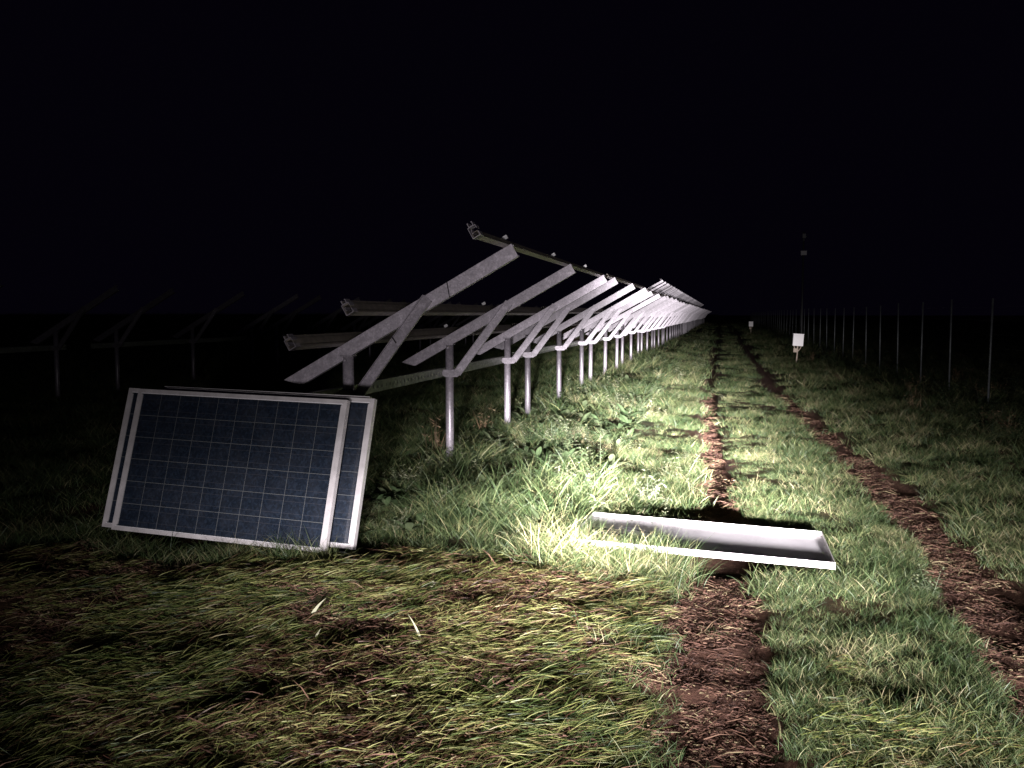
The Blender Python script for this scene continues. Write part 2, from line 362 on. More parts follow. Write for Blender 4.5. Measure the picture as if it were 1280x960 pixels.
def make_table(label, group, near=.62, far=.62, extra=False, clamps=True, gm='galv'):
    t = thing('mounting_table', label, 'module table', group=group)
    meshes = dict(post=post_mesh().mesh('post', M[gm], True), saddle=saddle_mesh().mesh('saddle', M[gm]), rafter=rafter_mesh().mesh('rafter', M[gm]),
                  brace=brace_mesh().mesh('brace', M[gm]), bracket=bracket_mesh().mesh('bracket', M[gm]))
    for k in range(3):
        for nm, me_ in meshes.items(): link(nm, me_, t, (0, SP*k, 0))
    L = SP*2+near+far; pm = purlin_mesh(L).mesh('purlin', M['alu']); pt = purlin_mesh(L, .020, .036).mesh('purlin', M['alu']); em = rail_end_mesh().mesh('rail_end', M['galv']); cm = clamp_mesh().mesh('clamp', M['bolt'])
    for i, s_ in enumerate(PURLINS):
        p = link('purlin', pt if i == 2 else pm, t, purlin_at(s_)+Vector((0, -near, 0)))
        if extra: link('rail_end', em, p)
        for y in () if not clamps else ((.9, 2.9, 5.0) if i == 2 else (2.05, 3.75, 5.5)):
            c = link('module_clamp', cm, p, RN*(.042 if i == 2 else .094) + Vector((0, near-.9+y, 0)))
    link('tie_beam', tie_mesh(-near if not extra else -.80, SP*2+.35).mesh('tie_beam', M['beam']), t)
    return t
TX = -2.78
def base_z(x, y): return hz(x, y)*.3
ta = make_table('nearest galvanised frame behind the leaning modules, dark straps on its rafter', 'module tables along the track', .86, .5, True)
ta.location = (TX, 6.61, 0)
def strap(pts, parent, label=None):
    b = MB(); b.tube(pts, .004, 6); return link('strap', b.mesh('strap', M['dark']), parent)
def ring_around(s_, tilt, lo, hi, y0, y1):
    P = lambda n_, y: LOW + RU*(s_ - tilt*n_) + RN*n_ + Vector((0, y, 0))
    return [P(hi, y1), P(hi, y0), P(lo, y0), P(lo, y1), P(hi, y1)]
strap(ring_around(1.52, -.35, -.105, .006, -.036, .03), ta)
p0 = Vector((.10, -.045, .985)); p1 = LOW + RU*1.30 - RN*.045 + Vector((0, -.045, 0)); d = (p1-p0).normalized(); n_ = Vector((-d.z, 0, d.x))
q = p0 + d*.53
strap([q+n_*.046+Vector((0, .01, 0)), q+n_*.046-Vector((0, .034, 0)), q-n_*.01-Vector((0, .032, 0))-d*.02], ta)
strap([(.05, -.06, 1.03), (.0, -.062, 1.025), (-.03, -.06, 1.03)], ta); strap([(.05, -.06, 1.03), (.09, -.075, .99), (.13, -.07, .97)], ta)
ORD = ['second', 'third', 'fourth', 'fifth', 'sixth', 'seventh', 'eighth']
tb = make_table('', 'module tables along the track', clamps=False, gm='galvdim')
PER = 6.82; ROW1_N = 24
def merged_table(m, rails=True):
    b = MB()
    def put(src, off):
        b.add([Vector(v)+Vector(off) for v in src.v], src.f)
    for k in range(3):
        for src in (post_mesh(), rafter_mesh(), brace_mesh(), bracket_mesh()): put(src, (0, SP*k, 0))
    for s_ in PURLINS if rails else (): put(purlin_mesh(SP*2+1.24, .020, .040), purlin_at(s_)+Vector((0, -.62, 0)))
    put(tie_mesh(-.5, SP*2+.35), (0, 0, 0))
    return b.mesh('mounting_table', m)
far_mesh = merged_table(M['galvdim']); bare_mesh = merged_table(M['galvdim'], False); bank_mesh = merged_table(M['galvlit'])
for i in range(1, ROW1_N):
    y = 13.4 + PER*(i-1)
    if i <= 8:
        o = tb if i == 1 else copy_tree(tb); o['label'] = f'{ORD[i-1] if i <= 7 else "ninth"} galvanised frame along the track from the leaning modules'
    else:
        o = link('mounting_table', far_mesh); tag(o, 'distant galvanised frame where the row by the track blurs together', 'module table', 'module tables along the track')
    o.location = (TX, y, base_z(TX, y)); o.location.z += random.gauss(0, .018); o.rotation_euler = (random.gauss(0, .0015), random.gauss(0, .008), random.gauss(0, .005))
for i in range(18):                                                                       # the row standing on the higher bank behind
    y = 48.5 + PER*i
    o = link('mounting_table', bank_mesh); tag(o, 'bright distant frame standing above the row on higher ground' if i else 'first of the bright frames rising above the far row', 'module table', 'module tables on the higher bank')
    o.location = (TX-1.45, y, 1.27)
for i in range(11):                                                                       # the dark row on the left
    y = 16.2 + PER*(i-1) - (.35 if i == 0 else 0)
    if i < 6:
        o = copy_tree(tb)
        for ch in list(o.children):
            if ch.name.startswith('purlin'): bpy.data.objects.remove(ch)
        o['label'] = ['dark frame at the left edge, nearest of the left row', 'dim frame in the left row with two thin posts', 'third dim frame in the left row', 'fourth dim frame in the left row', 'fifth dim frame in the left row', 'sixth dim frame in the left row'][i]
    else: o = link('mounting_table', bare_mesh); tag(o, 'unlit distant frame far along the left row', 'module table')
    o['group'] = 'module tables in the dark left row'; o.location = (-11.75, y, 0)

# ------------------------------------------------------------------ solar modules
MW, MH, MD = 1.65, .992, .040
cellw, cellh, gap = .1530, .1515, .0032
def basis(o, r, d):
    r = Vector(r).normalized(); d = Vector(d); d = (d - r*d.dot(r)).normalized(); nrm = r.cross(-d).normalized()    # faces the viewer
    return Matrix(((r.x, -d.x, nrm.x, o[0]), (r.y, -d.y, nrm.y, o[1]), (r.z, -d.z, nrm.z, o[2]), (0, 0, 0, 1)))      # local x right, y up, z out of the glass
def rail_mesh(L, fw, lip=.014):
    b = MB()         # runs along +x, inner side +y, glass side +z, depth below
    b.add([(0, 0, 0), (L, 0, 0), (L-.013, .013, 0), (.013, .013, 0), (0, 0, -MD), (L, 0, -MD), (L-.013, .013, -.002), (.013, .013, -.002)], [(0,1,2,3), (0,4,5,1), (3,2,6,7)])
    b.add([(.013, .013, -.002), (L-.013, .013, -.002), (L-.016, .016, -.002), (.016, .016, -.002)], [(0,1,2,3)])
    b.add([(.016, .016, -.002), (L-.016, .016, -.002), (L-.016, .016, 0), (.016, .016, 0), (L-fw, fw, -.0002), (fw, fw, -.0002), (L-fw, fw, -.007), (fw, fw, -.007)], [(0,1,2,3), (3,2,4,5), (5,4,6,7)])
    b.add([(0, 0, -MD), (L, 0, -MD), (L-lip, lip, -MD), (lip, lip, -MD), (lip, lip, -MD+.003), (L-lip, lip, -MD+.003), (.002, .002, -MD+.003), (L-.002, .002, -MD+.003), (.002, .002, -.009), (L-.002, .002, -.009)],
          [(3,2,1,0), (3,4,5,2), (4,6,7,5), (6,8,9,7)])
    return b
RAIL_L = rail_mesh(MW, .026).mesh('frame_rail', M['frame']); RAIL_S = rail_mesh(MH, .042, .004).mesh('frame_rail', M['frame'])
b = MB(); b.box((-cellw/2, -cellh/2, -.0006), (cellw/2, cellh/2, .0006)); CELL = b.mesh('solar_cell', M['cell'])
b = MB(); b.box((.03, .03, -.0075), (MW-.03, MH-.03, -.0066)); LAM = b.mesh('laminate', M['lam'])
b = MB(); b.box((.003, .003, -.0095), (MW-.003, MH-.003, -.0078)); SHEET = b.mesh('back_sheet', M['back'])
def make_module(label, mtx, group, cells=True):
    t = thing('solar_module', label, 'solar module', group=group, mtx=mtx)
    for me_, x, y, rz in ((RAIL_L, 0, 0, 0), (RAIL_L, MW, MH, math.pi), (RAIL_S, MW, 0, math.pi/2), (RAIL_S, 0, MH, -math.pi/2)):
        o = link('frame_rail', me_, t, (x, y, 0)); o.rotation_euler[2] = rz
    link('laminate', LAM, t); link('back_sheet', SHEET, t)
    if cells:
        x0 = (MW - 10*cellw - 9*gap)/2 + cellw/2; y0 = (MH - 6*cellh - 5*gap)/2 + cellh/2
        for i in range(10):
            for j in range(6): link('solar_cell', CELL, t, (x0+i*(cellw+gap), y0+j*(cellh+gap), -.0058))
    jb = MB(); jb.box((.07, MH/2-.06, -.030), (.17, MH/2+.06, -.0097)); jb.box((.08, MH/2-.05, -.034), (.16, MH/2+.05, -.030))
    link('junction_box', jb.mesh('junction_box', M['dark']), t)
    return t
r_ = Vector((1.0, -.0924, -.0205)).normalized(); d_ = Vector((-.055, -.2876, -.9392)); d_ = (d_ - r_*d_.dot(r_)).normalized()
nb = (r_.cross(-d_)).normalized()                      # out of the glass, towards the camera
BL = Vector((-4.055, 5.467, .128))
grp = 'solar modules leaned in a stack'
make_module('front leaning solar module, its whole cell grid in view', basis(BL, r_, d_), grp)
make_module('leaning module second in the stack, showing as a strip on the left', basis(BL - r_*.128 - nb*.052 - d_*.012, r_, d_), grp)
make_module('leaning module third in the stack, showing a strip of cells on the right', basis(BL + r_*.125 - nb*.135 - d_*.045, r_, d_), grp)
make_module('rearmost leaning module, only its top edge showing', basis(BL + r_*.06 - nb*.19 - d_*.065, (r_ + Vector((0, 0, .002))), d_), grp)
# the module lying face down across the rut: its back is what shows
FR = Vector((.735, 6.80, .055)); FL = Vector((-.895, 6.84, .108)); NR = Vector((.690, 5.82, .090))
rr = (FL-FR).normalized(); dd = (FR-NR); dd = (dd - rr*dd.dot(rr)).normalized()     # seen from below the local x runs right-to-left
zl = rr.cross(dd).normalized()                       # glass side, points down
if zl.z > 0: zl = -zl
org = FR - dd*MH - zl*(-0) 
mt = Matrix(((rr.x, dd.x, zl.x, 0), (rr.y, dd.y, zl.y, 0), (rr.z, dd.z, zl.z, 0), (0, 0, 0, 1)))
if mt.determinant() < 0:
    pass
o_ = org + zl*MD
mt = Matrix(((rr.x, dd.x, zl.x, o_.x), (rr.y, dd.y, zl.y, o_.y), (rr.z, dd.z, zl.z, o_.z), (0, 0, 0, 1)))
fm = make_module('fallen solar module lying face down across the left rut, white back up', mt, None, cells=False)
for ch in list(fm.children):
    if ch.name.startswith('junction_box'): bpy.data.objects.remove(ch)
jb = MB(); zt = -.0097
jb.box((MW-.19, .33, zt-.022), (MW-.08, .47, zt)); jb.box((MW-.18, .34, zt-.026), (MW-.09, .46, zt-.022)); link('junction_box', jb.mesh('junction_box', M['dark']), fm)
cb = MB(); pts = []
P4 = [Vector((MW-.19, .46, zt-.014)), Vector((MW-.36, .62, zt-.02)), Vector((MW-.50, .50, zt-.010)), Vector((MW-.60, .36, zt-.008))]
def bez(P, n=16):
    return [P[0]*(1-t)**3 + P[1]*3*t*(1-t)**2 + P[2]*3*t*t*(1-t) + P[3]*t**3 for t in (i/n for i in range(n+1))]
cb.tube(bez(P4), .0062, 7); cab = link('cable', cb.mesh('cable', M['dark'], True), fm)
cb = MB(); e = P4[3]; dv = (P4[3]-P4[2]).normalized(); cb.tube([e-dv*.005, e+dv*.02, e+dv*.03, e+dv*.075, e+dv*.085], [.008, .010, .0075, .0085, .005], 8); link('connector', cb.mesh('connector', M['dark'], True), cab)
cb = MB(); P5 = [Vector((MW-.19, .40, zt-.014)), Vector((MW-.32, .40, zt-.008)), Vector((MW-.36, .22, zt-.007)), Vector((MW-.52, .20, zt-.007))]; cb.tube(bez(P5), .0062, 7); link('cable', cb.mesh('cable', M['dark'], True), fm)
lb = MB(); lb.box((MW-.34, .60, zt-.0008), (MW-.26, .72, zt-.0001)); link('rating_sticker', lb.mesh('rating_sticker', simple('grey sticker', (.42, .40, .44), .5)), fm)

# ------------------------------------------------------------------ fence, camera pole, white boxes
fx = 4.95; ys = [15.85+3*k for k in range(48)]
f = thing('fence', 'long wire fence on thin steel posts along the right side', 'fence', (fx, ys[0], hz(fx, ys[0])))
b = MB(); b.tube([(0, 0, -.4), (0, 0, 1.0), (0, 0, 2.06)], .021, 10); b.tube([(0, 0, 2.06), (0, 0, 2.068)], .024, 10); FP = b.mesh('post', M['fpost'], True)
zs = []
for y in ys:
    x = fx + random.gauss(0, .012); z = hz(fx, y); zs.append(z)
    o = link('post', FP, f, (x-fx, y-ys[0], z-hz(fx, ys[0]))); o.rotation_euler = (random.gauss(0, .008), random.gauss(0, .008), random.random()*6)
for hgt in (.15, .4, .65, .9, 1.15, 1.4, 1.65, 1.9):
    b = MB(); b.tube([(fx+.024-fx, y-ys[0], z+hgt-zs[0]) for y, z in zip(ys, zs)], .0013, 4, False); link('wire', b.mesh('wire', M['fpost']), f)
py = 55.5; px = 4.6
cp = thing('camera_pole', 'tall thin pole rising above the fence with two pale boxes near its top', 'pole', (px, py, hz(px, py)))
b = MB(); b.tube([(0, 0, -.4), (0, 0, 6.4)], [.06, .045], 12); link('pole', b.mesh('pole', simple('dark pole paint', (.03, .03, .032), .6)), cp)
b = MB(); b.box((-.16, -.34, 5.08), (.16, -.06, 5.30)); b.box((-.18, -.40, 5.30), (.18, -.05, 5.32)); b.tube([(0, -.36, 5.18), (0, -.34, 5.18)], .05, 10); link('housing', b.mesh('housing', M['white']), cp)
b = MB(); b.box((-.08, -.22, 6.05), (.10, -.05, 6.30)); b.tube([(0, -.02, 6.1), (0, -.14, 6.0), (0, -.16, 5.9)], [.03, .03, .06], 8); link('upper_fitting', b.mesh('upper_fitting', simple('grey fitting', (.3, .3, .31), .5)), cp)
b = MB(); b.box((-.03, -.08, 5.10), (.03, .05, 5.20)); link('arm', b.mesh('arm', M['dark']), cp)
def white_box(label, x, y, tilt):
    z = hz(x, y); t = thing('marker_box', label, 'marker box', (x, y, z), 'white boxes on stakes'); t.rotation_euler = (0, tilt, .1)
    b = MB(); b.box((-.17, -.05, .58), (.17, .07, .98)); b.box((-.18, -.06, .98), (.18, .08, .995)); link('box', b.mesh('box', M['white']), t)
    b = MB(); b.box((-.145, -.052, .61), (.145, -.0505, .95)); link('door', b.mesh('door', M['white']), t)
    b = MB(); b.tube([(0.0, 0, -.2), (0.01, 0, .3), (.0, 0, .62)], .022, 8); link('stake', b.mesh('stake', M['wood']), t)
    b = MB(); b.box((-.13, -.04, .36), (.02, .02, .50)); link('valve', b.mesh('valve', M['wood']), t)
    for sx in (-.12, .12):
        b = MB(); b.tube([(sx, 0, .585), (sx*.8, 0, .50), (.0, 0, .37)], .016, 6); link('bracket', b.mesh('bracket', M['wood']), t)
white_box('larger white box on a short stake right of the right rut', 2.56, 32.7, .06)
white_box('tiny distant white box on a stake near the vanishing track', 2.55, 80, 0)

# ------------------------------------------------------------------ vegetation prototypes (instanced as stuff, copied as plants)
R = random
def ang(): return R.random()*2*math.pi
def proto_upright(n, rad, l0, l1, w0, w1, lean=.5, tone=(.3, .2), seg=3):
    b = MB()
    for _ in range(n):
        a = ang(); q = rad*math.sqrt(R.random()); l = R.uniform(l0, l1)*(1-.3*q/rad); t = ang()
        d = (lean*R.random()*math.cos(t), lean*R.random()*math.sin(t), 1)
        be = R.uniform(.3, 1.3); b.blade((q*math.cos(a), q*math.sin(a), -.015), d, l, R.uniform(w0, w1), (math.cos(t)*be, math.sin(t)*be, -be*.55), min(1, max(.01, R.gauss(*tone))), seg)
    return b
def proto_laid(n, rad, l0, l1, spread=.45, tone=(.5, .25)):
    b = MB()
    for _ in range(n):
        a = ang(); q = rad*math.sqrt(R.random()); t = R.gauss(0, spread); l = R.uniform(l0, l1)
        d = (math.cos(t), math.sin(t), abs(R.gauss(0, .38))+.06); cu = R.gauss(0, .45)
        b.blade((q*math.cos(a)-.08, q*math.sin(a), R.uniform(-.01, .03)), d, l, R.uniform(.0018, .0038), (.3-cu*math.sin(t), cu*math.cos(t), -R.uniform(.5, 1.4)*d[2]), min(1, max(.01, R.gauss(*tone))), 4)
    return b
def proto_weed(stems, h, ll, lw, tone=(.45, .2)):
    b = MB()
    for _ in range(stems):
        a = ang(); q = R.random()*.07; p = Vector((q*math.cos(a), q*math.sin(a), 0)); d = Vector((R.gauss(0, .35), R.gauss(0, .35), 1)).normalized(); H = h*R.uniform(.5, 1.1)
        b.blade(p, d, H, .0028, (R.gauss(0, .3), R.gauss(0, .3), 0), .12, 3)
        k = 0; s_ = .25*H
        while s_ < H:
            for sg in (0, 1):
                an = k*1.9 + sg*math.pi + R.gauss(0, .3); t = 1-.45*s_/H
                b.leaf(p+d*s_, (math.cos(an), math.sin(an), R.uniform(.1, .8)), ll*t*R.uniform(.7, 1.2), lw*t, min(1, max(.01, R.gauss(*tone))), R.uniform(.2, .6))
            s_ += R.uniform(.025, .05); k += 1
    return b
def proto_rosette(n, l, w, tone=(.5, .2)):
    b = MB()
    for _ in range(n):
        a = ang(); b.leaf((0, 0, .0), (math.cos(a), math.sin(a), R.uniform(.2, 1.3)), l*R.uniform(.6, 1.2), w*R.uniform(.7, 1.2), min(1, max(.01, R.gauss(*tone))), R.uniform(.2, .8))
    return b
def proto_stalk(n, h, tone=(.5, .3)):
    b = MB()
    for _ in range(n):
        a = ang(); q = R.random()*.12; d = (R.gauss(0, .16), R.gauss(0, .16), 1); hh = h*R.uniform(.5, 1.1)
        p = Vector((q*math.cos(a), q*math.sin(a), -.02)); b.blade(p, d, hh, .006, (R.gauss(0, .2), R.gauss(0, .2), 0), min(1, max(.01, R.gauss(*tone))), 3)
        for j in range(5):
            t = R.uniform(.4, .95); c = p+Vector(d).normalized()*hh*t; a2 = ang(); b.blade(c, (math.cos(a2), math.sin(a2), .9), hh*.13, .006, (0, 0, -.4), R.random(), 2)
    return b
def proto_litter(n, rad):
    b = MB()
    for _ in range(n):
        a = ang(); q = rad*math.sqrt(R.random()); t = ang(); l = R.uniform(.010, .034) if R.random() < .96 else R.uniform(.06, .15)
        b.blade((q*math.cos(a), q*math.sin(a), R.uniform(0, .008)), (math.cos(t), math.sin(t), R.uniform(0, .9)), l, R.uniform(.003, .006), (0, 0, -.7), min(1, max(.01, R.gauss(.5, .28))), 2)
    return b
protos = []
def reg(b, m):
    protos.append(bpy.data.objects.new('clump', b.mesh('clump', M[m]))); return len(protos)-1
UP = [reg(proto_upright(84, .11, .04, .115, .0016, .0031, .55, (.34, .26)), 'grass') for _ in range(4)]
UPD = [reg(proto_upright(70, .11, .05, .14, .0016, .0030, .7, (.68, .22)), 'grass') for _ in range(3)]
LAID = [reg(proto_laid(120, .12, .035, .125, .62, (.51, .27)), 'laid') for _ in range(5)]
LAIDD = [reg(proto_laid(96, .12, .03, .11, 1.0, (.82, .18)), 'laid') for _ in range(4)]
TALL = [reg(proto_upright(42, .12, .16, .36, .003, .0065, .7, (.38, .24), 5), 'grass') for _ in range(4)]
TUP = [reg(proto_upright(72, .11, .13, .30, .0020, .0038, .38, (.56, .26), 4), 'grass') for _ in range(3)]
WEED = [reg(proto_weed(4, .20, .055, .030), 'weed') for _ in range(4)]
PALE = [reg(proto_weed(4, .20, .05, .020, (.5, .3)), 'pale') for _ in range(3)]
ROS = [reg(proto_rosette(11, .14, .04), 'weed') for _ in range(3)]
STK = [reg(proto_stalk(9, .34), 'stalk') for _ in range(3)]
LIT = [reg(proto_litter(130, .13), 'litter') for _ in range(4)]
pc = bpy.data.collections.new('clumps')
for i, o in enumerate(protos): o.name = 'clump_%03d' % i; pc.objects.link(o)

# ------------------------------------------------------------------ scatter
sets = {'grass': [], 'weeds': [], 'rut_litter': []}
BA = YAW        # view heading
def sample(r0, r1, dens):
    half = math.radians(42); area = half*(r1*r1-r0*r0); n = int(area*dens)
    r = np.sqrt(rng.random(n)*(r1*r1-r0*r0)+r0*r0); a = (rng.random(n)*2-1)*half
    return r*np.sin(a+BA), r*np.cos(a+BA), r
mod_u = (FL-FR).to_2d().normalized(); mod_v = dd.to_2d().normalized()
def in_fallen(x, y, mg=0.02):
    p = np.stack([x-org.x, y-org.y]); u = p[0]*mod_u.x+p[1]*mod_u.y; v = p[0]*mod_v.x+p[1]*mod_v.y
    return (u > -mg) & (u < MW+mg) & (v > -mg) & (v < MH+.02)
def in_stack(x, y):
    p0 = BL-r_*.09; u = (x-p0.x)*r_.x+(y-p0.y)*r_.y; v = y-(p0.y+(x-p0.x)*(r_.y/r_.x))
    return (u > -.02) & (u < MW+.32) & (v > -.03) & (v < .50)
def emit(kind, pool, x, y, rz, sc, tilt=.12):
    n = len(x)
    if n == 0: return
    z = height(x, y)
    sets[kind].append(np.stack([x, y, z, rng.normal(0, tilt, n), rng.normal(0, tilt, n), rz, sc, rng.choice(pool, n)], 1))
for r0, r1, dens, sc0 in ((2.4, 4.5, 190, 1), (4.5, 7.5, 150, 1), (7.5, 12, 80, 1.1), (12, 20, 36, 1.35), (20, 36, 13, 1.9), (36, 70, 3.5, 2.6), (70, 150, .6, 4.0)):
    x, y, r = sample(r0, r1, dens)
    cl, wl = rut_left(y); cr, wr = rut_right(y)
    wob = (vnoise(x, y, .3)-.5)*.035
    inl = np.abs(x-cl+wob) < wl; inr = np.abs(x-cr+wob) < wr; rut = inl | inr; mgr = .012+(.06 if r1 < 21 else .10)*(sc0-1)+.03*sst(6, 9, y); rutg = (np.abs(x-cl+wob) < wl+mgr) | (np.abs(x-cr+wob) < wr+mgr)
    ok = ~in_fallen(x, y) & ~in_stack(x, y)
    n1 = vnoise(x+3, y, .7); n2 = vnoise(x, y+7, .28); n3 = vnoise(x-11, y, 2.3); u = rng.random(len(x))
    any_rz = rng.random(len(x))*6.283
    edge = 5.72 + (vnoise(x, y, .5)-.5)*.5 - .35*sst(-1.6, -3.0, x) + np.where(x < -2.6, -.25, 0)
    left = (x < cl) & ~rutg & ok; mid = (x > cl) & (x < cr) & ~rutg & ok; right = (x > cr) & ~rutg & ok
    laid = left & (y < edge) & (x < cl-wl-.03)
    comb = .66 + (vnoise(x, y, 1.1)-.5)*1.1 + (vnoise(x+5, y, .4)-.5)*1.3 + rng.normal(0, .30, len(x))
    keep = u < .34+1.1*n2-.16*sst(-1.2, -2.6, x)
    d_ = laid & (n1+.16*sst(-1.0, -2.6, x)+.5*(n3-.5)+rng.normal(0, .12, len(x)) > .60) & keep
    emit('grass', LAIDD, x[d_], y[d_], comb[d_], sc0*rng.uniform(.7, 1.15, d_.sum()))
    g_ = laid & ~d_ & keep & (rng.random(len(x)) < .97)
    big = sc0*rng.uniform(.75, 1.2, len(x))
    emit('grass', LAID, x[g_], y[g_], comb[g_], big[g_])
    e_ = left & (y < edge+.3) & (x > cl-wl-.28) & (u < .7)
    emit('grass', UP, x[e_], y[e_], any_rz[e_], sc0*rng.uniform(.8, 1.5, e_.sum()))
    # belt of taller grass along the far edge of the flattened patch and round the fallen module
    belt = left & (y > edge-.1) & (y < edge+.75) & (x > -2.6)
    q = belt & (u < .16); emit('grass', TALL, x[q], y[q], any_rz[q], sc0*rng.uniform(.35, .62, q.sum()))
    q = belt & (u >= .16); emit('grass', UP, x[q], y[q], any_rz[q], sc0*rng.uniform(.9, 1.5, q.sum()))
    # weeds between the flattened patch, the row and the left rut
    wz = left & (y >= edge+.3) & (x > -3.0)
    n4 = vnoise(x+31, y, .55); hmod = np.clip(.30+1.9*(n4-.22)*(.5+n3), .25, 1.9)
    rim = wz & (x > cl-1.0)
    q = rim & (u < .86); emit('grass', UP, x[q], y[q], any_rz[q], sc0*(rng.uniform(1.0, 1.7, q.sum())*np.clip(hmod[q], .5, 1.3)))
    q = rim & (u > .45) & (n1 > .3); emit('grass', TUP, x[q], y[q], any_rz[q], np.minimum(sc0, 1.5)*rng.uniform(.38, .66, q.sum())*np.clip(hmod[q], .4, 1.25))
    q = rim & (u > .88) & (n2 > .5); emit('weeds', PALE, x[q], y[q], any_rz[q], sc0*rng.uniform(.5, 1.0, q.sum())*hmod[q])
    body = wz & (x <= cl-1.0)
    q = body & (u < .50); emit('grass', TALL, x[q], y[q], any_rz[q], np.minimum(sc0, 1.7)*rng.uniform(.5, 1.0, q.sum())*np.clip(hmod[q], .35, 1.25))
    q = body & (u > .40) & (u < .62) & (n2 > .48); emit('weeds', WEED, x[q], y[q], any_rz[q], np.minimum(sc0, 1.5)*rng.uniform(.6, 1.15, q.sum())*np.clip(hmod[q], .4, 1.2))
    q = body & (u > .60) & (u < .80) & (n1 > .36); emit('weeds', PALE, x[q], y[q], any_rz[q], np.minimum(sc0, 1.5)*rng.uniform(.6, 1.2, q.sum())*np.clip(hmod[q], .4, 1.2))
    q = body & (u > .74) & (u < .88); emit('weeds', ROS, x[q], y[q], any_rz[q], np.minimum(sc0, 1.6)*rng.uniform(.9, 1.7, q.sum()))
    q = body & (u > .78); emit('grass', UPD, x[q], y[q], any_rz[q], sc0*rng.uniform(.9, 1.6, q.sum())*np.clip(hmod[q], .5, 1.2))
    # under and beyond the row
    far = left & (x <= -3.0) & (y >= edge+.0)
    q = far & (u < .5); emit('grass', UP, x[q], y[q], any_rz[q], sc0*rng.uniform(1, 1.9, q.sum()))
    q = far & (u > .7) & (n1 > .4); emit('grass', TALL, x[q], y[q], any_rz[q], sc0*rng.uniform(.5, .8, q.sum()))
    # strip between the ruts
    q = mid & (u < .88); emit('grass', UP, x[q], y[q], any_rz[q], sc0*rng.uniform(.7, 1.25, q.sum())*(.38+1.15*n1[q]))
    q = mid & (u > .78) & (n1 > .4); emit('grass', UPD, x[q], y[q], any_rz[q], sc0*rng.uniform(.8, 1.2, q.sum()))
    lm = sst(4.6, 3.6, y); q = mid & (rng.random(len(x)) < lm*.75) & (x > .45); emit('grass', LAID, x[q], y[q], .55+rng.normal(0, .4, q.sum()), sc0*rng.uniform(.55, .9, q.sum()))
    q = mid & (np.abs(x-cr) < wr+.3) & (u < .35); emit('grass', TALL, x[q], y[q], any_rz[q], sc0*rng.uniform(.3, .48, q.sum()))
    q = mid & ((np.abs(x-cl) < wl+.22) | (np.abs(x-cr) < wr+.22)) & (r < 9); emit('grass', UP, x[q], y[q], any_rz[q], sc0*rng.uniform(.6, 1.1, q.sum()))
    # right of the right rut, rougher towards the fence
    rg = sst(2.4, 4.2, x)
    q = right & (u < .75-.3*rg); emit('grass', UP, x[q], y[q], any_rz[q], sc0*rng.uniform(.8, 1.3, q.sum())*(.6+.9*n1[q]))
    q = right & (u > .62) & (n1+.3*rg > .45); emit('grass', UPD, x[q], y[q], any_rz[q], sc0*rng.uniform(.8, 1.6, q.sum()))
    q = right & (rng.random(len(x)) < .12+.22*rg) & (n2 > .4); emit('grass', TALL, x[q], y[q], any_rz[q], sc0*rng.uniform(.4, .9, q.sum()))
    q = right & (rng.random(len(x)) < .18*rg); emit('weeds', WEED, x[q], y[q], any_rz[q], sc0*rng.uniform(.7, 1.3, q.sum()))
    q = right & (rng.random(len(x)) < .02*rg); emit('weeds', STK, x[q], y[q], any_rz[q], np.minimum(sc0, 1.4)*rng.uniform(.5, .95, q.sum()))
    # fringe that hides the near rim of the fallen module
    if r0 < 7:
        p = (x > -1.05) & (x < -.26) & (y > 5.30) & (y < 5.80); q = p & (rng.random(len(x)) < .7); emit('grass', UP, x[q], y[q], any_rz[q], rng.uniform(1.1, 1.75, q.sum())); q = p & (rng.random(len(x)) < .2); emit('grass', TALL, x[q], y[q], any_rz[q], rng.uniform(.4, .62, q.sum()))
        p = (x > .30) & (x < .95) & (y > 5.42) & (y < 5.82) & ok; q = p & (rng.random(len(x)) < .9); emit('grass', UP, x[q], y[q], any_rz[q], rng.uniform(1.2, 1.9, q.sum()))
        p = (x > .74) & (x < 1.1) & (y > 5.5) & (y < 7.0) & ok; q = p & (rng.random(len(x)) < .7); emit('grass', UP, x[q], y[q], any_rz[q], rng.uniform(.9, 1.5, q.sum()))
    # trodden litter between the blades
    q = laid & (r < 8) & (u > .62); emit('rut_litter', LIT, x[q], y[q], any_rz[q], sc0*rng.uniform(.8, 1.3, q.sum()))
    if r0 < 7:
        p = (x > -1.15) & (x < -.20) & (y > 5.52) & (y < 5.88); q = p; emit('grass', TUP, x[q], y[q], any_rz[q], rng.uniform(1.1, 1.5, q.sum())*(.75+.5*n2[q]))
        v_ = y-(BL.y+(x-BL.x)*(r_.y/r_.x)); p = (x > -4.2) & (x < -2.2) & (v_ > -.16) & (v_ < -.03); q = p & (rng.random(len(x)) < .45+.4*(x > -3.3)); emit('grass', UP, x[q], y[q], any_rz[q], rng.uniform(.9, 1.7, q.sum())*(.6+.6*n2[q])); q = p & (x > -3.15) & (v_ > -.13) & (rng.random(len(x)) < .8); emit('grass', TUP, x[q], y[q], any_rz[q], rng.uniform(.7, 1.25, q.sum())*(.5+.9*n2[q]))
    # ruts
    q = (rut | (rutg & (r < 9))) & (r < 20) & ~in_fallen(x, y, -.05) & (u < .65); emit('rut_litter', LIT, x[q], y[q], any_rz[q], sc0*rng.uniform(.7, 1.2, q.sum()))
    q = rut & (u > .955) & ok; emit('grass', UP, x[q], y[q], any_rz[q], sc0*rng.uniform(.3, .7, q.sum()))
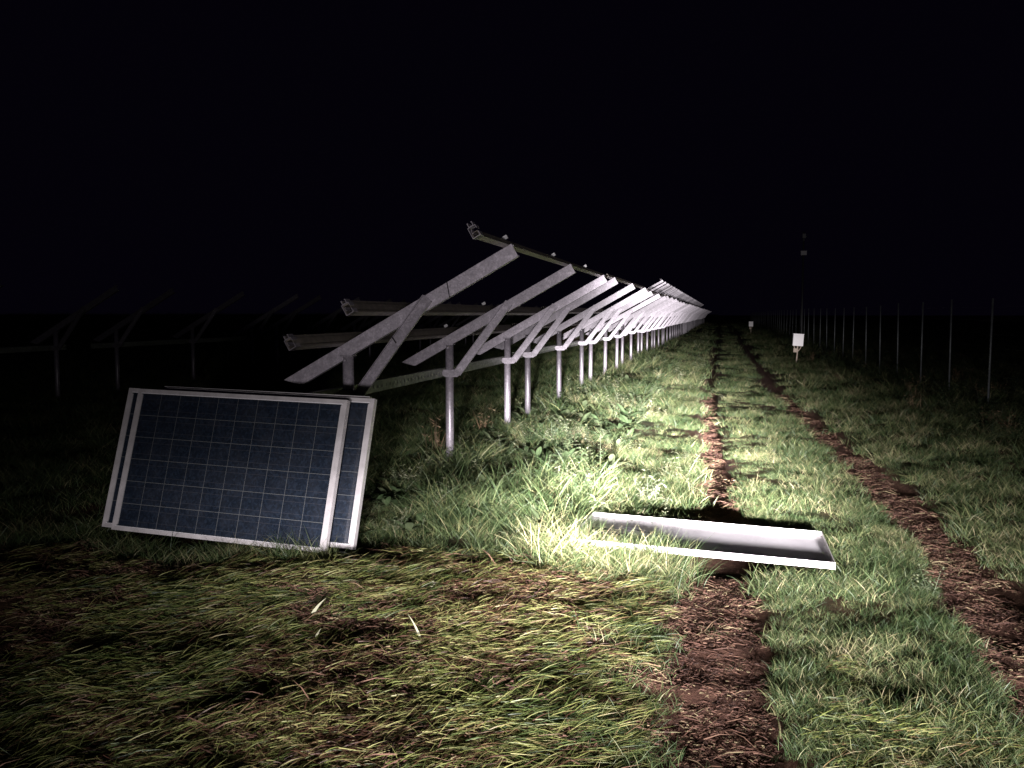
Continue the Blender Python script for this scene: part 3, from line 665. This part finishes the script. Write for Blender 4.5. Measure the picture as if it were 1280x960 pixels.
def scatter_object(name, rows):
    D = np.concatenate(rows, 0); n = len(D)
    me = bpy.data.meshes.new(name); me.vertices.add(n); me.vertices.foreach_set('co', D[:, :3].ravel().astype(np.float32))
    a = me.attributes.new('rot', 'FLOAT_VECTOR', 'POINT'); a.data.foreach_set('vector', D[:, 3:6].ravel().astype(np.float32))
    a = me.attributes.new('size', 'FLOAT', 'POINT'); a.data.foreach_set('value', D[:, 6].astype(np.float32))
    a = me.attributes.new('pick', 'INT', 'POINT'); a.data.foreach_set('value', D[:, 7].astype(np.int32))
    o = link(name, me); o['kind'] = 'stuff'
    ng = bpy.data.node_groups.new(name, 'GeometryNodeTree')
    ng.interface.new_socket('Geometry', in_out='INPUT', socket_type='NodeSocketGeometry'); ng.interface.new_socket('Geometry', in_out='OUTPUT', socket_type='NodeSocketGeometry')
    nd = ng.nodes; gi = nd.new('NodeGroupInput'); go = nd.new('NodeGroupOutput'); iop = nd.new('GeometryNodeInstanceOnPoints'); ci = nd.new('GeometryNodeCollectionInfo')
    ci.inputs['Collection'].default_value = pc; ci.inputs['Separate Children'].default_value = True; ci.inputs['Reset Children'].default_value = True
    def named(nm, t): q = nd.new('GeometryNodeInputNamedAttribute'); q.data_type = t; q.inputs['Name'].default_value = nm; return q.outputs['Attribute']
    e2r = nd.new('FunctionNodeEulerToRotation'); L = ng.links.new
    L(named('rot', 'FLOAT_VECTOR'), e2r.inputs[0]); L(e2r.outputs[0], iop.inputs['Rotation']); L(named('size', 'FLOAT'), iop.inputs['Scale'])
    L(named('pick', 'INT'), iop.inputs['Instance Index']); iop.inputs['Pick Instance'].default_value = True
    L(ci.outputs[0], iop.inputs['Instance']); L(gi.outputs[0], iop.inputs['Points']); L(iop.outputs[0], go.inputs[0])
    md = o.modifiers.new('scatter', 'NODES'); md.node_group = ng
    print(name, n)
for nm, rows in sets.items(): scatter_object(nm, rows)

# ------------------------------------------------------------------ single plants that stand out
def plant(name, mesh, label, cat, x, y, sc=1, rz=0, group=None):
    o = link(name, mesh); tag(o, label, cat, group); o.location = (x, y, hz(x, y)-.005); o.scale = (sc,)*3; o.rotation_euler[2] = rz; return o
plant('dry_stalks', proto_stalk(16, .46).mesh('dry_stalks', M['stalk']), 'rusty dry stalks left of the second thin post', 'dead plant', -3.05, 9.75)
plant('dry_stalks', proto_stalk(12, .44).mesh('dry_stalks', M['stalk']), 'small rusty stalks between the second and third posts', 'dead plant', -2.95, 11.4)
plant('dock_plant', proto_rosette(14, .2, .05).mesh('dock_plant', M['weed']), 'dark broad-leaved weed at the right foot of the leaning modules', 'weed', -2.22, 5.42)
plant('dock_plant', proto_rosette(12, .17, .05).mesh('dock_plant', M['weed']), 'dark leafy weed in front of the leaning modules near their right corner', 'weed', -2.55, 5.18)
plant('grass_tuft', proto_upright(70, .10, .25, .48, .005, .009, .9, (.5, .2), 6).mesh('grass_tuft', M['grass']), 'arching long-bladed grass tuft in the weeds left of the fallen module', 'grass tuft', -1.62, 6.75)
plant('pale_weed', proto_weed(7, .42, .06, .022, (.6, .3)).mesh('pale_weed', M['pale']), 'pale leafy weed high in the bank right of the row posts', 'weed', -1.50, 14.2, 1.2)
plant('tall_weed', proto_weed(3, .55, .05, .018, (.7, .2)).mesh('tall_weed', M['pale']), 'single tall pale weed standing behind the fallen module', 'weed', -1.12, 8.9)
plant('leafy_bush', proto_weed(10, .38, .07, .035, (.7, .25)).mesh('leafy_bush', M['weed']), 'round bright green weed in the bank below the third post', 'weed', -1.52, 9.4)
def pale_blade(x, y, L, w, t, label):
    b = MB(); b.blade((0, 0, 0), (math.cos(t)*.5, math.sin(t)*.5, 1), L, w, (math.cos(t)*.5, math.sin(t)*.5, -.2), .8, 5, side=(math.sin(t)*.3+.9, .2, .1))
    o = plant('pale_leaf', b.mesh('pale_leaf', M['pale']), label, 'leaf', x, y, 1.0); o.location.z += .03
pale_blade(-2.02, 4.30, .10, .022, .6, 'pale leaf standing up in the flattened grass left of centre')
pale_blade(-1.88, 4.02, .06, .014, 1.2, 'small pale leaf just below the larger upright leaf')
pale_blade(-1.36, 4.05, .13, .012, 2.6, 'pale drooping blade in the middle of the flattened grass')
plant('clover_patch', proto_weed(5, .07, .035, .03, (.8, .2)).mesh('clover_patch', M['pale']), 'pale round-leaved plant in the flattened grass near the panel corner', 'weed', -1.5, 4.75)
plant('yellow_leaf', proto_rosette(5, .09, .03, (.9, .1)).mesh('yellow_leaf', M['stalk']), 'small yellow leaves beside the left rut behind the fallen module', 'weed', .14, 8.3)
plant('pale_weed', proto_weed(5, .22, .05, .022, (.7, .3)).mesh('pale_weed', M['pale']), 'light green sprig at the inner edge of the right rut', 'weed', 1.17, 5.6)
plant('grass_tuft', proto_upright(50, .09, .15, .28, .004, .007, .7, (.45, .2), 5).mesh('grass_tuft', M['grass']), 'fresh grass tuft beside the bend of the right rut', 'grass tuft', 1.86, 7.6)
plant('dry_tuft', proto_upright(60, .10, .2, .42, .003, .006, .7, (.9, .12), 5).mesh('dry_tuft', M['grass']), 'straw-coloured tuft at the right edge before the fence', 'grass tuft', 3.05, 9.3)
